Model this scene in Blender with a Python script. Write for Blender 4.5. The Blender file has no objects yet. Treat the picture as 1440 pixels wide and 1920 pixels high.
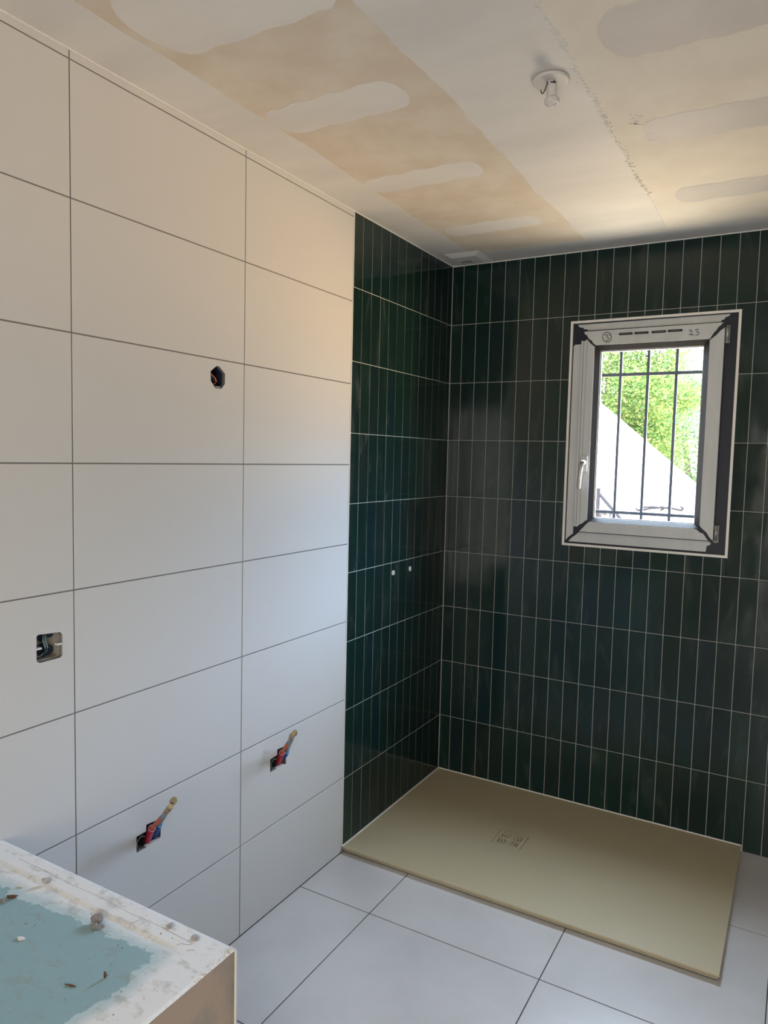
import bpy, bmesh, math, random
from mathutils import Vector, Matrix
random.seed(7)
C = bpy.context.scene.collection
# ------------------------------------------------------------------ camera
CAM = Vector((1.4737, -3.1473, 1.5342))
FW = Vector((-0.4978, 0.8640, -0.0752)).normalized()
RT = Vector((0.8654, 0.5006, 0.0233)); RT = (RT - FW*RT.dot(FW)).normalized()
UP = RT.cross(FW)
FPX = 1363.0
cd = bpy.data.cameras.new('camera'); cam = bpy.data.objects.new('camera', cd); C.objects.link(cam)
cd.sensor_fit = 'HORIZONTAL'; cd.sensor_width = 36.0; cd.lens = FPX*36/1440; cd.clip_start = 0.02; cd.clip_end = 200
m = Matrix((RT, UP, -FW)).transposed().to_4x4(); m.translation = CAM
cam.matrix_world = m
bpy.context.scene.camera = cam
def at(px, py, ax, val):
    """point of the photograph on a wall / floor plane"""
    d = FW + RT*((px-720)/FPX) - UP*((py-960)/FPX)
    return CAM + d*((val-CAM[ax])/d[ax])
# ------------------------------------------------------------------ exposure
vs = bpy.context.scene.view_settings
vs.view_transform = 'Standard'; vs.look = 'None'; vs.gamma = 1; vs.use_curve_mapping = False
vs.exposure = 0.62
# ------------------------------------------------------------------ world: blue-white sky above, sunlit warm ground below
W = bpy.data.worlds.new('sky'); bpy.context.scene.world = W; W.use_nodes = True
nt = W.node_tree; nt.nodes.clear()
tc = nt.nodes.new('ShaderNodeTexCoord'); sp = nt.nodes.new('ShaderNodeSeparateXYZ'); nt.links.new(tc.outputs['Generated'], sp.inputs[0])
mr = nt.nodes.new('ShaderNodeMapRange'); mr.inputs[1].default_value = -1; mr.inputs[2].default_value = 1
nt.links.new(sp.outputs[2], mr.inputs[0])
cr = nt.nodes.new('ShaderNodeValToRGB'); nt.links.new(mr.outputs[0], cr.inputs[0])
e = cr.color_ramp.elements
e[0].position = 0.0; e[0].color = (.40, .33, .25, 1)
e[1].position = 1.0; e[1].color = (.52, .60, .72, 1)
for p, c in ((.12, (.20, .155, .11, 1)), (.24, (.24, .175, .115, 1)), (.31, (.46, .31, .185, 1)), (.36, (.66, .435, .25, 1)), (.43, (.30, .20, .115, 1)), (.49, (.18, .15, .12, 1)), (.505, (.09, .09, .09, 1)), (.585, (.10, .12, .14, 1)), (.645, (.34, .45, .64, 1)), (.71, (.38, .50, .71, 1)), (.80, (.40, .48, .61, 1))):
    n = e.new(p); n.color = c
bg = nt.nodes.new('ShaderNodeBackground'); nt.links.new(cr.outputs[0], bg.inputs[0]); bg.inputs[1].default_value = 85.0
wo = nt.nodes.new('ShaderNodeOutputWorld'); nt.links.new(bg.outputs[0], wo.inputs[0])
def light(name, kind, loc, energy, color, rot=(0,0,0), **kw):
    l = bpy.data.lights.new(name, kind); l.energy = energy; l.color = color
    for k, v in kw.items():
        if k == 'portal': l.cycles.is_portal = True
        else: setattr(l, k, v)
    o = bpy.data.objects.new(name, l); o.location = loc; o.rotation_euler = rot; C.objects.link(o); return o
light('window_portal', 'AREA', (.898, .165, 1.651), 1, (1,1,1), (-math.pi/2, 0, 0), shape='RECTANGLE', size=.66, size_y=.95, portal=True)
s = light('sun', 'SUN', (0, -4, 8), 9, (1, .93, .80), (math.radians(38), 0, math.radians(-20)), angle=.01)
# added fill lamp, set in an assumed doorway behind the photographer
light('rear_fill', 'AREA', (1.75, -4.72, 1.1), 31, (1.0, .93, .85), (math.pi/2, 0, 0), shape='RECTANGLE', size=.8, size_y=2.0)
# ------------------------------------------------------------------ helpers
class MB:
    def __init__(s): s.v = []; s.f = []; s.a = []
    def add(s, vs, fs, val=0.0):
        n = len(s.v); s.v += [tuple(v) for v in vs]; s.f += [tuple(i+n for i in f) for f in fs]; s.a += [val]*len(fs); return s
    def box(s, x0, x1, y0, y1, z0, z1, val=0.0):
        vs = [(x,y,z) for x in (x0,x1) for y in (y0,y1) for z in (z0,z1)]
        return s.add(vs, [(0,1,3,2),(4,6,7,5),(0,4,5,1),(2,3,7,6),(0,2,6,4),(1,5,7,3)], val)
    def tile(s, ax, sgn, a0, a1, b0, b1, d0, d1, ch=.0012, tilt=0.0, val=0.0):
        """tile slab facing +-axis ax; chamfered face; a,b the two other axes"""
        A, B = [i for i in range(3) if i != ax]
        def P(a, b, d):
            p = [0,0,0]; p[ax] = d; p[A] = a; p[B] = b; return p
        t1 = random.uniform(-tilt, tilt); t2 = random.uniform(-tilt, tilt)
        vs = [P(a,b,d0) for a,b in ((a0,b0),(a1,b0),(a1,b1),(a0,b1))]
        vs += [P(a,b,d1-sgn*ch) for a,b in ((a0,b0),(a1,b0),(a1,b1),(a0,b1))]
        q = [(a0+ch,b0+ch,-t1-t2),(a1-ch,b0+ch,t1-t2),(a1-ch,b1-ch,t1+t2),(a0+ch,b1-ch,-t1+t2)]
        vs += [P(a,b,d1+t) for a,b,t in q]
        fs = [(3,2,1,0),(8,9,10,11)]
        for i in range(4):
            j = (i+1)%4; fs += [(i,j,4+j,4+i),(4+i,4+j,8+j,8+i)]
        return s.add(vs, fs, val)
    def tube(s, pts, rad, n=14, caps=True):
        pts = [Vector(p) for p in pts]
        if not isinstance(rad, (list,tuple)): rad = [rad]*len(pts)
        ref = Vector((0.13,0.31,1)).normalized(); vs = []
        for i, p in enumerate(pts):
            a = pts[max(i-1,0)]; b = pts[min(i+1,len(pts)-1)]; t = (b-a)
            if t.length < 1e-9: t = pts[-1]-pts[0]
            t.normalize(); u = t.cross(ref).normalized(); w = t.cross(u)
            for k in range(n):
                g = 2*math.pi*k/n; vs.append(p + (u*math.cos(g)+w*math.sin(g))*rad[i])
        fs = [(i*n+k, i*n+(k+1)%n, (i+1)*n+(k+1)%n, (i+1)*n+k) for i in range(len(pts)-1) for k in range(n)]
        if caps: fs += [tuple(range(n))[::-1], tuple((len(pts)-1)*n+k for k in range(n))]
        return s.add(vs, fs)
    def lathe(s, base, axis, prof, n=32, caps=True):
        """prof: (distance along axis, radius)"""
        base = Vector(base); t = Vector(axis).normalized(); ref = Vector((.21,.37,.9)) if abs(t.z) < .9 else Vector((1,.1,0))
        u = t.cross(ref).normalized(); w = t.cross(u); vs = []
        for h, r in prof:
            for k in range(n):
                g = 2*math.pi*k/n; vs.append(base + t*h + (u*math.cos(g)+w*math.sin(g))*r)
        fs = [(i*n+k, i*n+(k+1)%n, (i+1)*n+(k+1)%n, (i+1)*n+k) for i in range(len(prof)-1) for k in range(n)]
        if caps: fs += [tuple(range(n))[::-1], tuple((len(prof)-1)*n+k for k in range(n))]
        return s.add(vs, fs)
    def prism(s, poly, ax, d0, d1, val=0.0):
        """poly in the plane of the two other axes, extruded on axis ax from d0 to d1"""
        A, B = [i for i in range(3) if i != ax]; vs = []
        for d in (d0, d1):
            for a, b in poly:
                p = [0,0,0]; p[ax] = d; p[A] = a; p[B] = b; vs.append(p)
        n = len(poly)
        fs = [tuple(range(n))[::-1], tuple(range(n, 2*n))] + [(i,(i+1)%n,n+(i+1)%n,n+i) for i in range(n)]
        return s.add(vs, fs, val)
    def build(s, name, mat, parent=None, smooth=False, bevel=0, loc=None, segs=2, attr=False):
        me = bpy.data.meshes.new(name)
        off = Vector(loc) if loc else Vector((0,0,0))
        me.from_pydata([tuple(Vector(v)-off) for v in s.v], [], s.f); me.validate()
        bm = bmesh.new(); bm.from_mesh(me)
        if not attr: bmesh.ops.recalc_face_normals(bm, faces=bm.faces)
        bm.to_mesh(me); bm.free()
        if attr:
            at_ = me.attributes.new('tile_rand', 'FLOAT', 'FACE')
            for i, v in enumerate(s.a): at_.data[i].value = v
        me.materials.append(mat)
        if smooth:
            for p in me.polygons: p.use_smooth = True
        o = bpy.data.objects.new(name, me); C.objects.link(o); o.location = off
        if parent:
            o.parent = parent; o.location = off - parent.location if loc else -parent.location
        if bevel:
            b = o.modifiers.new('bevel', 'BEVEL'); b.width = bevel; b.segments = segs; b.limit_method = 'ANGLE'; b.angle_limit = .6
        if smooth:
            try: me.shade_auto_smooth(angle=.7)
            except Exception: pass
        return o
def sharp(o, ang=40):
    me = o.data; bm = bmesh.new(); bm.from_mesh(me)
    for ed in bm.edges:
        ed.smooth = not (len(ed.link_faces) == 2 and ed.calc_face_angle(0) > math.radians(ang))
    bm.to_mesh(me); bm.free(); return o
def nest(child, part):
    child.parent = part; child.location = (0,0,0); return child
def tag(o, label=None, cat=None, group=None, kind=None):
    if label: o['label'] = label
    if cat: o['category'] = cat
    if group: o['group'] = group
    if kind: o['kind'] = kind
    return o
def empty(name, loc, label=None, cat=None, group=None, kind=None):
    o = bpy.data.objects.new(name, None); C.objects.link(o); o.location = loc; o.empty_display_size = .05
    return tag(o, label, cat, group, kind)
def cut(o, cutters):
    """subtract solids (MB) from an object for good"""
    tmp = []
    for c in cutters:
        me = bpy.data.meshes.new('cut'); me.from_pydata(c.v, [], c.f)
        bm = bmesh.new(); bm.from_mesh(me); bmesh.ops.recalc_face_normals(bm, faces=bm.faces); bm.to_mesh(me); bm.free()
        k = bpy.data.objects.new('cut', me); C.objects.link(k); tmp.append(k)
        md = o.modifiers.new('b', 'BOOLEAN'); md.operation = 'DIFFERENCE'; md.object = k; md.solver = 'EXACT'
    bpy.context.view_layer.update()
    dg = bpy.context.evaluated_depsgraph_get()
    nm = bpy.data.meshes.new_from_object(o.evaluated_get(dg)); old = o.data
    o.modifiers.clear(); o.data = nm; nm.name = o.name
    bpy.data.meshes.remove(old)
    for k in tmp: me = k.data; bpy.data.objects.remove(k); bpy.data.meshes.remove(me)
# ------------------------------------------------------------------ materials
def mat(name, col, rough=.5, metal=0., spec=.5, noise=None, bump=None, coords='Object', trans=0.0, coat=0.0):
    """noise=(scale, col2, contrast lo, hi, stretch xyz)  bump=(scale, strength, distance)"""
    m = bpy.data.materials.new(name); m.use_nodes = True; N = m.node_tree; b = N.nodes['Principled BSDF']
    b.inputs['Base Color'].default_value = (*col, 1); b.inputs['Roughness'].default_value = rough; b.inputs['Metallic'].default_value = metal
    b.inputs['Specular IOR Level'].default_value = spec
    if coat: b.inputs['Coat Weight'].default_value = coat
    t = N.nodes.new('ShaderNodeTexCoord')
    if noise:
        sc, c2, lo, hi = noise[:4]; st = noise[4] if len(noise) > 4 else (1,1,1)
        mp = N.nodes.new('ShaderNodeMapping'); mp.inputs['Scale'].default_value = st; N.links.new(t.outputs[coords], mp.inputs[0])
        nz = N.nodes.new('ShaderNodeTexNoise'); nz.inputs['Scale'].default_value = sc; nz.inputs['Detail'].default_value = 6; nz.inputs['Roughness'].default_value = .6
        N.links.new(mp.outputs[0], nz.inputs[0])
        r = N.nodes.new('ShaderNodeMapRange'); r.inputs[1].default_value = lo; r.inputs[2].default_value = hi; N.links.new(nz.outputs[0], r.inputs[0])
        mx = N.nodes.new('ShaderNodeMix'); mx.data_type = 'RGBA'; mx.inputs[6].default_value = (*col,1); mx.inputs[7].default_value = (*c2,1)
        N.links.new(r.outputs[0], mx.inputs[0]); N.links.new(mx.outputs[2], b.inputs['Base Color'])
    if bump:
        nz2 = N.nodes.new('ShaderNodeTexNoise'); nz2.inputs['Scale'].default_value = bump[0]; nz2.inputs['Detail'].default_value = bump[3] if len(bump) > 3 else 4
        N.links.new(t.outputs[coords], nz2.inputs[0])
        bp = N.nodes.new('ShaderNodeBump'); bp.inputs['Strength'].default_value = bump[1]; bp.inputs['Distance'].default_value = bump[2]
        N.links.new(nz2.outputs[0], bp.inputs['Height']); N.links.new(bp.outputs[0], b.inputs['Normal'])
    return m
M = {}
M['white_tile'] = mat('white_satin_tile', (.57,.567,.56), .45, spec=.2)
M['grey_grout'] = mat('grey_grout', (.16,.155,.15), .9)
M['light_grout'] = mat('light_grout', (.44,.45,.42), .9)
M['floor_tile'] = mat('grey_porcelain', (.53,.525,.53), .30, noise=(2.2, (.455,.45,.455), .42, .68), bump=(60,.03,.001))
M['floor_grout'] = mat('dark_grout', (.05,.048,.045), .9)
M['tray'] = mat('beige_resin', (.44,.385,.26), .42, bump=(240,.10,.0006))
M['tray_edge'] = M['tray']
M['silicone'] = mat('white_silicone', (.72,.71,.68), .35)
M['compound'] = mat('joint_compound', (.58,.57,.55), .62, noise=(1.6,(.66,.65,.62),.35,.65,(1,3,1)), bump=(9,.12,.004))
M['board'] = mat('plasterboard_paper', (.56,.49,.40), .75, noise=(7,(.61,.56,.48),.40,.62), bump=(55,.25,.002,6))
M['plaster'] = mat('plain_plaster', (.62,.61,.58), .8)
M['bare_board'] = mat('bare_plasterboard', (.60,.55,.48), .8, noise=(5,(.64,.60,.54),.4,.6))
M['vent'] = mat('vent_plastic', (.62,.62,.60), .4)
M['lampw'] = mat('white_plastic', (.54,.53,.51), .4)
M['hook'] = mat('dark_wire', (.05,.04,.04), .4, metal=.6)
M['dark'] = mat('anthracite_profile', (.012,.016,.028), .45, spec=.3)
M['bead'] = mat('grey_glazing_bead', (.020,.021,.023), .45, spec=.25)
M['foil'] = mat('grey_white_foil', (.52,.545,.55), .38, noise=(3,(.48,.505,.51),.4,.6,(6,1,1)))
M['seal'] = mat('pale_spacer', (.60,.62,.64), .25, metal=.4)
M['ink'] = mat('black_marker', (.012,.012,.014), .5)
M['black'] = mat('black_slot', (.006,.006,.007), .7)
M['chrome'] = mat('satin_handle', (.42,.42,.41), .42, metal=.3)
M['hinge'] = mat('grey_hinge', (.32,.32,.32), .32, metal=.7)
M['bars'] = mat('painted_steel', (.040,.046,.058), .6, spec=.2, noise=(30,(.07,.075,.085),.60,.7))
M['brass'] = mat('brass_nut', (.50,.42,.28), .2, metal=1)
M['copper'] = mat('copper_tube', (.48,.13,.07), .35, metal=.25)
M['peg'] = mat('grey_multilayer_tube', (.25,.30,.31), .35)
M['red'] = mat('red_sleeve', (.42,.012,.04), .4, bump=(300,.3,.001))
M['redring'] = mat('pink_rim', (.75,.25,.30), .4)
M['blue'] = mat('blue_sleeve', (.005,.08,.33), .4, bump=(300,.3,.001))
M['bluering'] = mat('light_blue_rim', (.20,.50,.85), .4)
M['rubber'] = mat('dark_grey_pipe', (.035,.037,.04), .35)
M['rubrim'] = mat('grey_rim', (.30,.30,.30), .4)
M['boxgrey'] = mat('grey_box_plastic', (.30,.28,.24), .5)
M['boxblue'] = mat('navy_box_plastic', (.004,.018,.042), .4)
M['boxdark'] = mat('dark_navy_plastic', (.02,.025,.05), .35)
M['wire_o'] = mat('orange_wire', (.55,.13,.05), .4)
M['wire_b'] = mat('blue_green_wire', (.02,.11,.12), .4)
M['wire_g'] = mat('grey_wire', (.25,.32,.36), .4)
M['plug'] = mat('white_plug', (.68,.66,.60), .45)
M['rag'] = mat('broken_tile_edge', (.55,.54,.52), .8)
M['stone'] = mat('grey_mortar', (.22,.20,.195), .9, noise=(120,(.30,.28,.27),.4,.6), bump=(160,.6,.002))
M['flake'] = mat('plaster_flake', (.45,.45,.44), .8, noise=(90,(.30,.30,.30),.4,.6))
M['twig'] = mat('brown_scrap', (.12,.05,.025), .8)
M['leaf'] = None
# green zellige-like glazed tiles
def green_tile():
    m = bpy.data.materials.new('green_glazed_tile'); m.use_nodes = True; N = m.node_tree; b = N.nodes['Principled BSDF']; b.inputs['Specular IOR Level'].default_value = .36
    a = N.nodes.new('ShaderNodeAttribute'); a.attribute_name = 'tile_rand'
    r = N.nodes.new('ShaderNodeValToRGB'); N.links.new(a.outputs['Fac'], r.inputs[0])
    el = r.color_ramp.elements
    el[0].position = 0; el[0].color = (.0065,.0185,.0170,1); el[1].position = 1; el[1].color = (.0080,.0270,.0215,1)
    for p, c in ((.25,(.0055,.0200,.0180,1)),(.5,(.0070,.0240,.0195,1)),(.72,(.0055,.0200,.0225,1)),(.86,(.010,.019,.0165,1))):
        x = el.new(p); x.color = c
    t = N.nodes.new('ShaderNodeTexCoord'); mp = N.nodes.new('ShaderNodeMapping'); mp.inputs['Scale'].default_value = (1,1,.28)
    N.links.new(t.outputs['Object'], mp.inputs[0])
    ad = N.nodes.new('ShaderNodeVectorMath'); ad.operation = 'ADD'; N.links.new(mp.outputs[0], ad.inputs[0])
    sc = N.nodes.new('ShaderNodeMath'); sc.operation = 'MULTIPLY'; sc.inputs[1].default_value = 37; N.links.new(a.outputs['Fac'], sc.inputs[0]); N.links.new(sc.outputs[0], ad.inputs[1])
    nz = N.nodes.new('ShaderNodeTexNoise'); nz.inputs['Scale'].default_value = 16; nz.inputs['Detail'].default_value = 5; nz.inputs['Distortion'].default_value = .8
    N.links.new(ad.outputs[0], nz.inputs[0])
    k = N.nodes.new('ShaderNodeMapRange'); k.inputs[1].default_value = .56; k.inputs[2].default_value = .82; N.links.new(nz.outputs[0], k.inputs[0])
    mx = N.nodes.new('ShaderNodeMix'); mx.data_type = 'RGBA'; N.links.new(k.outputs[0], mx.inputs[0]); N.links.new(r.outputs[0], mx.inputs[6])
    mx.inputs[7].default_value = (.035,.052,.045,1); N.links.new(mx.outputs[2], b.inputs['Base Color'])
    rr = N.nodes.new('ShaderNodeMapRange'); rr.inputs[1].default_value = .3; rr.inputs[2].default_value = .8; rr.inputs[3].default_value = .06; rr.inputs[4].default_value = .20
    N.links.new(nz.outputs[0], rr.inputs[0]); N.links.new(rr.outputs[0], b.inputs['Roughness'])
    n2 = N.nodes.new('ShaderNodeTexNoise'); n2.inputs['Scale'].default_value = 9; n2.inputs['Detail'].default_value = 1.5
    N.links.new(ad.outputs[0], n2.inputs[0])
    bp = N.nodes.new('ShaderNodeBump'); bp.inputs['Strength'].default_value = .16; bp.inputs['Distance'].default_value = .004
    N.links.new(n2.outputs[0], bp.inputs['Height']); N.links.new(bp.outputs[0], b.inputs['Normal'])
    return m
M['green_tile'] = green_tile()
# ------------------------------------------------------------------ sizes
H = 2.426; YB = -.856; XR = 2.30; YR = -4.70
G = .0020                    # half joint
ZW = [0, .298, .6055, .908, 1.205, 1.503, 1.8025, 2.103, 2.405, H]
ZG = [.024, .290, .5605, .828, 1.094, 1.356, 1.621, 1.887, 2.156, H]
YW = [YB, -1.4485, -2.043, -2.638, -3.233, -3.828, -4.423, YR]
# ------------------------------------------------------------------ floor
b = MB().box(-.25, XR+.2, YR-.2, .16, -.25, -.0012); floor = tag(b.build('floor', M['floor_grout']), kind='structure')
b = MB(); XF = [.0, .289, .878, 1.467, 2.056, XR]; YF = [0, -.5384, -1.1268, -1.7155, -2.304, -2.893, -3.482, -4.071, YR]
for i in range(len(XF)-1):
    for j in range(len(YF)-1):
        g = .0016
        b.tile(2, 1, XF[i]+g, XF[i+1]-g, YF[j+1]+g, YF[j]-g, -.010, 0, ch=.0008)
tag(b.build('floor_tiles', M['floor_tile'], floor), kind='structure')
# ------------------------------------------------------------------ wall openings on the left wall
def loop_px(L, x0=-.06, x1=.02):
    P = [at(u, v, 0, 0) for u, v in L]
    return MB().prism([(p.y, p.z) for p in P], 0, x0, x1)
SOCK = [(68.5,1194),(72,1190),(113,1185),(117.3,1190),(117.3,1229),(113,1233),(74,1243.5),(68.5,1240)]
OCT = [(395,696),(405.5,686.5),(411,687),(422.3,701),(421.8,720),(415.5,729),(403,727.5),(395.3,714)]
PH1 = [(256,1569),(274,1559),(274.5,1546.5),(301.5,1534),(301.5,1567),(299,1574),(276,1588),(256,1599.5)]
PH2 = [(507,1424),(519.8,1415.5),(519.8,1405.5),(536.5,1397.5),(536.5,1431),(534,1434.5),(519,1441),(506.5,1448.5)]
def holes(): return [loop_px(L) for L in (SOCK, OCT, PH1, PH2)]
# ------------------------------------------------------------------ left wall
b = MB().box(-.30, -.0014, YR-.2, .16, -.25, H); wl = tag(b.build('wall_left', M['grey_grout']), kind='structure')
cut(wl, holes())
b = MB()
for i in range(len(YW)-1):
    for j in range(len(ZW)-1):
        b.tile(0, 1, YW[i+1]+G*.8, YW[i]-G*.8, ZW[j]+G*.8, ZW[j+1]-(G*.8 if j < 8 else .001), -.009, 0, ch=.0007)
o = b.build('white_tiles', M['white_tile'], wl); cut(o, holes()); tag(o, kind='structure')
def rnd(): return random.random()
b = MB(); yj = [0] + [-.0446-.0677*k for k in range(12)] + [YB]
b2 = MB()
for i in range(len(yj)-1):
    for j in range(len(ZG)-1):
        y0, y1 = yj[i+1], yj[i]
        b.tile(0, 1, y0+(G*.55 if i < 12 else .0022), y1-(G*.55 if i else .003), ZG[j]+G*.55, ZG[j+1]-(G*.55 if j < 8 else .002), -.009, .0006, ch=.0009, tilt=.00022, val=rnd())
b2.box(-.002, -.0006, YB, 0, 0, H)
tag(b2.build('green_joint_grout', M['light_grout'], wl), kind='structure')
o = b.build('green_tiles', M['green_tile'], wl, attr=True); tag(o, kind='structure')
b = MB().box(-.001, .0016, YB-.0016, YB+.0020, .026, H); tag(b.build('trim_1', M['silicone']), kind='structure')
# ------------------------------------------------------------------ back wall with window opening
OX0, OX1, OZ0, OZ1 = .577, 1.219, 1.178, 2.124
b = MB()
b.box(-.0006, OX0, .0012, .16, -.25, H); b.box(OX1, XR+.2, .0012, .16, -.25, H)
b.box(OX0, OX1, .0012, .16, -.25, OZ0); b.box(OX0, OX1, .0012, .16, OZ1, H)
wb = tag(b.build('wall_back', M['light_grout']), kind='structure')
b = MB(); xj = [0.0] + [.0575+.0677*k for k in range(40) if .0575+.0677*k < XR-.01] + [XR]
def gtile(x0, x1, z0, z1, v):
    if x1-x0 < .003 or z1-z0 < .003: return
    b.tile(1, -1, x0, x1, z0, z1, .009, -.0006, ch=.0009, tilt=.00022, val=v)
for i in range(len(xj)-1):
    for j in range(len(ZG)-1):
        z0 = ZG[j] if not (j == 0 and xj[i] > 1.33) else 0
        x0, x1, z0, z1 = xj[i]+(G*.55 if i else .003), xj[i+1]-G*.55, z0+G*.55, ZG[j+1]-(G*.55 if j < 8 else .002)
        v = rnd(); wx0, wx1, wz0, wz1 = .570, 1.226, 1.171, 2.131
        if x1 <= wx0 or x0 >= wx1 or z1 <= wz0 or z0 >= wz1: gtile(x0, x1, z0, z1, v); continue
        if x0 < wx0: gtile(x0, wx0, z0, z1, v)
        if x1 > wx1: gtile(wx1, x1, z0, z1, v)
        c0, c1 = max(x0, wx0), min(x1, wx1)
        if z0 < wz0: gtile(c0, c1, z0, wz0, v)
        if z1 > wz1: gtile(c0, c1, wz1, z1, v)
tag(b.build('green_tiles', M['green_tile'], wb, attr=True), kind='structure')
# right and rear walls (behind the photographer's right)
b = MB().box(XR, XR+.2, YR-.2, .0, -.25, H); tag(b.build('wall_right', M['bare_board']), kind='structure')
b = MB(); b.box(0, 1.34, YR-.2, YR, -.25, H); b.box(2.16, XR, YR-.2, YR, -.25, H); b.box(1.34, 2.16, YR-.2, YR, 2.12, H); b.box(1.34,2.16,YR-.2,YR-.15,-.25,2.12)
tag(b.build('wall_rear', M['bare_board']), kind='structure')
# ceiling line sealant
b = MB(); b.box(.0006, XR, -.0035, -.0006, H-.004, H); b.box(.0006, .0035, YR, -.0035, H-.0035, H)
tag(b.build('trim_2', M['silicone']), kind='structure')
# ------------------------------------------------------------------ ceiling
b = MB().box(-.3, XR+.2, YR-.2, .16, H, H+.25); ce = tag(b.build('ceiling', M['board']), kind='structure')
def wob(a, c, n, amp, seed, rough=0.0):
    """points from a to c with a wandering edge"""
    rs = random.Random(seed); out = []; a = Vector(a); c = Vector(c); d = c-a; nn = Vector((-d.y, d.x)).normalized()
    ph = [rs.uniform(0,6.28) for _ in range(4)]
    for i in range(n):
        t = i/n; L = d.length*t
        w = amp*(math.sin(L*5+ph[0])+.6*math.sin(L*13+ph[1])+.35*math.sin(L*34+ph[2]))*.5
        w += rough*rs.uniform(-1,1)
        w *= min(1, 8*t, 8*(1-t)+.15)
        out.append(tuple(a+d*t+nn*w))
    return out
def cpatch(name, poly, z0=.0013, m=None):
    o = MB().prism(poly, 2, H-z0*.45, H+.001).build(name, m or M['compound'], ce); o['kind'] = 'structure'; return o
M['skim'] = mat('cream_skimmed_board', (.62,.585,.51), .7, noise=(5,(.66,.63,.56),.4,.6), bump=(50,.2,.002,6))
M['filler_grey'] = mat('grey_filler', (.47,.46,.44), .6, noise=(3,(.52,.51,.49),.4,.6), bump=(12,.1,.003))
cpatch('skim_coat', [(.96,-.10),(.96,YR),(XR,YR),(XR,-.10)], .0006, M['skim'])
cpatch('joint_compound_band', [(0,-.003),(0,YR)] + wob((.17,YR),(.165,-.155),160,.010,1,.0016) + [(.165,-.003)], .0010)
cpatch('joint_compound_band', [(.165,-.003)] + wob((.165,-.158),(XR,-.165),90,.005,2,.0006) + [(XR,-.165),(XR,-.003)], .0010)
cpatch('joint_compound_band', wob((.655,-.16),(.655,YR),260,.010,3,.0022) + wob((.968,YR),(.968,-.16),520,.004,4,.0045), .0022)
def stadium(x0, x1, yc, hw, seed, rough=.0015, square_left=False):
    rs = random.Random(seed); out = []; r = hw*.85
    n = 14; raw = []
    for k in range(n+1):                     # left cap
        g = math.pi/2 + math.pi*k/n; raw.append((x0+r*.7+r*.7*math.cos(g), yc+hw*math.sin(g)))
    for k in range(1, 40): raw.append((x0+r*.7+(x1-x0-1.4*r)*k/40, yc-hw+.004*math.sin(k*.5+seed)))
    for k in range(n+1):
        g = -math.pi/2 + math.pi*k/n; raw.append((x1-r*.7+r*.7*math.cos(g), yc+hw*math.sin(g)))
    for k in range(1, 40): raw.append((x1-r*.7-(x1-x0-1.4*r)*k/40, yc+hw+.004*math.sin(k*.4+seed*2)))
    return [(a+rs.uniform(-rough,rough), c+rs.uniform(-rough,rough)) for a, c in raw]
for k, yc in enumerate((-3.55,-3.04,-2.53)): cpatch('filler_patch', stadium(.19,.56,yc,.06,20+k))
cpatch('filler_patch', stadium(.185,.660,-2.01,.118,5), .0016)
cpatch('filler_patch', stadium(.175,.575,-1.535,.072,6), .0016)
cpatch('filler_patch', stadium(.163,.565,-1.025,.062,7), .0016)
cpatch('filler_patch', stadium(.195,.570,-.475,.060,8), .0016)
for k, (yc, hw) in enumerate(((-3.06,.08),(-2.55,.07),(-2.04,.08),(-1.535,.10),(-1.03,.082),(-.50,.074))):
    cpatch('filler_patch', stadium(1.045,1.50,yc,hw,10+k,.0016), .0024, M['filler_grey'])
# torn paper crumbs along the ragged compound edge
b = MB(); rs = random.Random(3)
for k in range(230):
    y = rs.uniform(-1.95,-.55); x = .970+rs.gauss(0,.0045)+.003*math.sin(y*19); r = rs.uniform(.0010,.0034)
    b.prism([(x+r*math.cos(g)*rs.uniform(.5,1.4), y+r*math.sin(g)*rs.uniform(.6,1.8)) for g in (0,1.2,2.3,3.4,4.6,5.5)], 2, H-.0016-rs.random()*.0014, H)
for (x, y) in ((1.045,-1.15),(1.05,-1.10),(1.035,-1.12),(1.06,-.985)):
    for q in range(5):
        xx = x+rs.uniform(-.012,.012); yy = y+rs.uniform(-.015,.015); r = rs.uniform(.002,.005)
        b.prism([(xx+r*math.cos(g)*rs.uniform(.4,1.6), yy+r*math.sin(g)) for g in (0,1.2,2.3,3.4,4.6,5.5)], 2, H-.0018, H)
o = b.build('compound_crumbs', M['compound'], ce); o['kind'] = 'stuff'
# ------------------------------------------------------------------ shower tray
TX, TY0, TZ = 1.340, -.860, .024
tray = empty('shower_tray', (.67,-.43,0), 'beige matt resin shower tray lying on the floor in the green tiled corner', 'shower tray')
DX, DY, DH = .537, -.449, .058
def br(a, c, step, extra):
    n = max(1, round((c-a)/step)); L = sorted(set([round(a+(c-a)*i/n, 5) for i in range(n+1)] + list(extra)))
    out = [L[0]]
    for v in L[1:]:
        if v-out[-1] > .006 or v in extra or v == L[-1]:
            if v-out[-1] < .0005: continue
            out.append(v)
    return out
xs = br(.004, TX, .035, [DX-DH-.001, DX+DH+.001]); ys = br(TY0, -.004, .035, [DY-DH-.001, DY+DH+.001])
def tz(x, y):
    dx, dy = x-DX, y-DY
    ed = min(x, TX-x, y-TY0, -y)
    fall = max(0.0, 1-math.hypot(dx/.80, dy/.42))
    return TZ - .0065*min(1, max(0,(ed-.03)/.10))*fall
b = MB(); nx, ny = len(xs), len(ys)
V = [(x, y, tz(x,y)) for x in xs for y in ys]; F = []
for i in range(nx-1):
    for j in range(ny-1):
        cx, cy = (xs[i]+xs[i+1])/2, (ys[j]+ys[j+1])/2
        if abs(cx-DX) < DH and abs(cy-DY) < DH: continue
        F.append((i*ny+j, (i+1)*ny+j, (i+1)*ny+j+1, i*ny+j+1))
b.add(V, F)
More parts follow.
